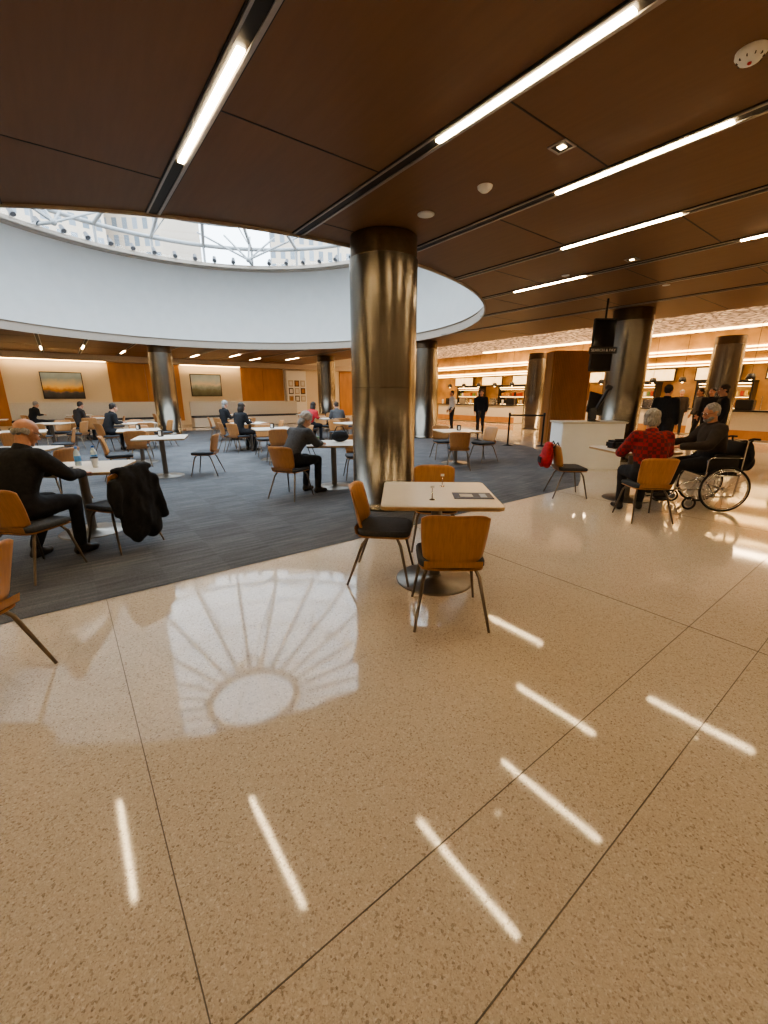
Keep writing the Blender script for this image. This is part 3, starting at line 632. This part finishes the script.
def standing(**o):
    J=dict(pelvis=(0,0,.95),waist=(0,0,1.1),chest=(0,.0,1.27),uchest=(0,.0,1.38),neckb=(0,.01,1.465),head=(0,.035,1.62),
      sh_l=(-.18,0,1.4),sh_r=(.18,0,1.4),el_l=(-.235,-.02,1.12),el_r=(.235,-.02,1.12),wr_l=(-.23,.1,.9),wr_r=(.23,.1,.9),
      hip_l=(-.09,0,.92),hip_r=(.09,0,.92),kn_l=(-.1,.03,.5),kn_r=(.1,.0,.5),an_l=(-.11,.0,.1),an_r=(.11,-.04,.1),toe_l=(-.13,.14,.036),toe_r=(.13,.1,.036),
      hn_l=(-1,0,0),hn_r=(1,0,0))
    J.update(o); return J
person('bald_man_dining',seated(lean=16,wr_r=(.20,.52,.79),el_r=(.30,.27,.82),wr_l=(-.12,.5,.79),el_l=(-.27,.26,.82),an_l=(-.2,.25,.1),toe_l=(-.22,.39,.036)),
   dict(top=JBLK,bottom=TRD,skin=SKIN2,style='fringe',hair=HG,bulk=1.15,arm=1.25,headrot=(-22,0,-12),glasses=True),-3.18,3.46,-10)
person('woman_in_knit_hat',seated(lean=26,wr_r=(.16,.50,.79),wr_l=(-.10,.52,.79),el_r=(.24,.33,.80),el_l=(-.24,.32,.80)),
   dict(top=JGRY,bottom=TRD,skin=SKIN,style='beanie',hair=BEAN,arm=1.25,headrot=(-38,0,0),bulk=1.05),-1.42,6.28,-38)
person('woman_in_red_plaid_jacket',seated(lean=8,wr_r=(.17,.47,.79),wr_l=(-.17,.47,.79),el_r=(.28,.2,.80),el_l=(-.28,.2,.80)),
   dict(top=PLAID,bottom=TRD,skin=SKIN,style='bob',hair=HG,bulk=1.22,arm=1.3,headrot=(-12,0,-15)),3.31,5.13,-8)
WX,WY,WD=4.5,5.68,80
person('man_in_wheelchair',seated(lean=6,wr_r=(.22,.44,.81),wr_l=(-.18,.50,.79),el_r=(.29,.18,.82),el_l=(-.29,.22,.82),kn_l=(-.13,.46,.53),kn_r=(.13,.46,.53),an_l=(-.13,.56,.16),an_r=(.13,.56,.16),toe_l=(-.14,.70,.11),toe_r=(.14,.70,.11)),
   dict(top=JBRN,bottom=TRD,skin=SKIN2,style='short',hair=HG,beard=True,glasses=True,bulk=1.25,arm=1.35,headrot=(-12,0,12)),WX,WY,WD,z=.06)
person('man_in_black_coat',seated(lean=14,wr_r=(.16,.46,.79),wr_l=(-.16,.46,.79)),dict(top=JBLK,bottom=TRJ,skin=SKIN,hair=HD,bulk=1.1,arm=1.2,headrot=(-15,0,0)),-5.6,5.35,-15,voxel=.02,detail=False)
chair(-5.6,5.3,-15)
WS=mat('staff_white',(.6,.58,.55),.8)
for X,Y,d,tp,hh in ((6.25,9.5,-50,JBLK,HD),(7.35,9.3,60,JBLK,HD),(3.9,17.2,160,JBLK,HD),(3.1,19.5,100,WS,HD),(6.6,17.0,40,JGRY,HD),(8.6,16.2,-60,JBLK,HD),(10.6,14.4,80,JGRY,HD),(11.6,16.8,150,JBRN,HG),(2.2,22.5,20,JBLK,HD),(9.9,13.0,120,JBLK,HD)):
    st_=standing(kn_l=(-.1,.1,.5),an_l=(-.11,.16,.1),toe_l=(-.12,.3,.036)) if X>7 else standing()
    person('standing_visitor',st_,dict(top=tp,bottom=TRD,skin=SKIN2,hair=hh,bulk=1.1,arm=1.25),X,Y,d,voxel=.022,detail=False)
far=[(-2.5,14.2,-30,RED,HD,'long'),(-1.55,14.35,20,JGRY,HD,'short'),(-9.4,17.9,-50,JBLK,HD,'short'),(-13.6,16.4,-20,JBLK,HG,'short'),(-4.0,11.6,-30,JBLK,HD,'long'),(.35,16.5,10,mat('navy_jacket',(.03,.04,.08),.8),HG,'short'),(-10.5,14.5,-20,JBRN,HD,'short'),(-5.5,14.5,-37,JBLK,HG,'beanie'),(-7.6,11.6,-30,JBLK,HD,'short')]
for X,Y,d,tp,h,st in far:
    person('seated_diner',seated(lean=random.uniform(5,20)),dict(top=tp,bottom=TRD,skin=random.choice([SKIN,SKIN2]),hair=h,style=st,headrot=(-15,0,0)),X,Y,d,voxel=.024,detail=False)
    chair(X,Y-.03,d)
# ------------------------------------------------------------------ wheelchair
b=MB()
for s in(-1,1):
    cx=s*.30; cy=-.06; R=.305
    ring=lambda r,x:[(x,cy+r*math.cos(2*math.pi*i/48),R+r*math.sin(2*math.pi*i/48)) for i in range(48)]
    b.tube(ring(R-.014,cx),.014,RUB,8,closed=True); b.tube(ring(R-.034,cx),.009,CHROME,6,closed=True); b.tube(ring(R-.05,cx+s*.035),.008,CHROME,6,closed=True)
    b.cyl((cx-.03,cy,R),(cx+.03,cy,R),.03,.03,CHROME,16)
    for i in range(18):
        a=2*math.pi*i/18; b.tube([(cx+(.02 if i%2 else -.02),cy+.025*math.cos(a),R+.025*math.sin(a)),(cx,cy+(R-.036)*math.cos(a+.15),R+(R-.036)*math.sin(a+.15))],.0026,CHROME,5)
    for i in range(6):
        a=2*math.pi*i/6; b.tube([(cx,cy+(R-.036)*math.cos(a),R+(R-.036)*math.sin(a)),(cx+s*.035,cy+(R-.05)*math.cos(a),R+(R-.05)*math.sin(a))],.004,CHROME,5)
    fx=s*.235
    b.tube([(fx,-.25,.95),(fx,-.24,.5),(fx,-.22,.2)],.012,CHROME); b.tube([(fx,-.25,.95),(fx,-.30,.965),(fx,-.38,.96)],.014,BLACK)
    b.tube([(fx,-.24,.48),(fx,.2,.48),(fx,.26,.44),(fx,.28,.2),(fx,.2,.17),(fx,-.22,.2)],.012,CHROME)
    b.tube([(fx,-.24,.72),(fx,.12,.72),(fx,.16,.68),(fx,.16,.48)],.011,CHROME); b.box((fx,-.05,.74),(.06,.3,.035),BLACK,bevel=.01); b.box((fx,-.03,.60),(.006,.34,.22),BLACK)
    b.tube([(fx,.27,.42),(s*.2,.42,.34),(s*.16,.55,.13)],.011,CHROME); b.box((s*.15,.62,.115),(.15,.17,.015),BLACK,(-.15,0,0),bevel=.004)
    c=(s*.24,.30,.09); b.tube([(c[0],c[1]+.0762*math.cos(2*math.pi*i/24),c[2]+.0762*math.sin(2*math.pi*i/24)) for i in range(24)],.013,RUB,8,closed=True); b.cyl((c[0]-.012,c[1],c[2]),(c[0]+.012,c[1],c[2]),.045,.045,mat('grey_hub',(.3,.3,.3),.5),16)
    b.tube([(c[0]-.022,c[1],c[2]),(c[0]-.022,c[1]-.02,.18),(c[0],c[1]-.03,.2),(c[0]+.022,c[1]-.02,.18),(c[0]+.022,c[1],c[2])],.006,CHROME)
b.cyl((-.3,-.06,.305),(.3,-.06,.305),.012,.012,CHROME,10)
b.tube([(-.235,0,.46),(.235,0,.2)],.01,CHROME); b.tube([(.235,0,.46),(-.235,0,.2)],.01,CHROME)
b.box((0,0,.485),(.46,.42,.03),BLACK,bevel=.01); b.box((0,-.235,.72),(.47,.02,.4),BLACK,bevel=.008)
x,y=site(WX,WY); b.obj('wheelchair',(x,y,0),math.radians(WD)-YAW)
def soft(name,parts,m,X,Y,deg,z=0,amp=.012,sc=9,extra=None,vox=.012):
    me=organic(parts,vox,4); me.materials.append(m); wrinkle(me,amp,sc); o=putc(me,name,X,Y,deg,z)
    if extra:
        bb=MB(); extra(bb); bb.obj('strap',parent=o)
    return o
soft('black_backpack',[('b',(0,-.36,.72),(.17,.1,.22)),('b',(0,-.42,.64),(.12,.07,.12))],JBLK,WX,WY,WD,extra=lambda b:(b.tube([(-.12,-.3,.8),(-.2,-.31,.93),(-.22,-.32,.97)],.012,JBLK),b.tube([(.12,-.3,.8),(.2,-.31,.93),(.22,-.32,.97)],.012,JBLK)))
soft('draped_black_coat',[('b',(0,-.30,.60),(.25,.055,.25)),('b',(0,-.20,.70),(.21,.06,.14)),('b',(-.05,-.32,.36),(.19,.06,.26)),('b',(.1,-.30,.28),(.12,.06,.2)),('c',(.2,-.28,.7),.055,(.27,-.30,.3),.045),('c',(-.2,-.28,.7),.055,(-.25,-.33,.42),.045),('b',(0,-.27,.82),(.22,.05,.05))],JBLK,-2.72,4.12,68,amp=.03,sc=7)
soft('red_backpack',[('b',(0,-.34,.62),(.17,.085,.2)),('b',(0,-.41,.55),(.12,.05,.11)),('b',(0,-.33,.78),(.1,.06,.05))],RED,2.85,6.35,-95,amp=.008,extra=lambda b:(b.tube([(-.1,-.29,.75),(-.11,-.24,.83),(-.1,-.19,.74)],.012,BLACK),b.tube([(.1,-.29,.75),(.11,-.24,.83),(.1,-.19,.74)],.012,BLACK),b.box((0,-.45,.56),(.16,.02,.1),BLACK,bevel=.008)))
# ------------------------------------------------------------------ light
w=bpy.data.worlds.new('World'); S.world=w; w.use_nodes=True; nt=w.node_tree; bg=nt.nodes['Background']
sk=nt.nodes.new('ShaderNodeTexSky'); sk.sky_type='HOSEK_WILKIE'; sk.turbidity=6; sk.sun_direction=(-.5,-.3,.6); sk.ground_albedo=.4
mx=nt.nodes.new('ShaderNodeMix'); mx.data_type='RGBA'; mx.inputs[0].default_value=.8; mx.inputs[7].default_value=(.84,.93,1,1)
nt.links.new(sk.outputs[0],mx.inputs[6]); nt.links.new(mx.outputs[2],bg.inputs[0]); bg.inputs[1].default_value=5.5
def area(name,loc,size,power,col,rot=(0,0,0),shape='RECTANGLE'):
    l=bpy.data.lights.new(name,'AREA'); l.shape=shape; l.size=size[0]; l.size_y=size[-1]; l.energy=power; l.color=col
    o=bpy.data.objects.new(name,l); COL.objects.link(o); o.location=loc; o.rotation_euler=rot; return o
p=area('skylight_portal',(CX,CYY,ZT+.05),(13.2,13.2),1,(1,1,1),shape='DISK'); p.data.cycles.is_portal=True
for yy in (3,9,15,21): area('servery_fill_light',(18.5,yy,HS-.08),(.6,3),170,(1,.70,.40))  # fill lights added under the servery ceiling to brighten the interior
S.view_settings.exposure=.35
try: S.view_settings.look='AgX - Medium High Contrast'
except Exception as e: print(e)
# ------------------------------------------------------------------ camera
cd=bpy.data.cameras.new('Camera'); co=bpy.data.objects.new('Camera',cd); COL.objects.link(co); co.location=(0,0,1.5)
co.rotation_euler=(math.radians(90-15.6),0,-YAW); cd.sensor_width=36; cd.lens=415/1024*36; cd.clip_start=.05; cd.clip_end=300
S.camera=co
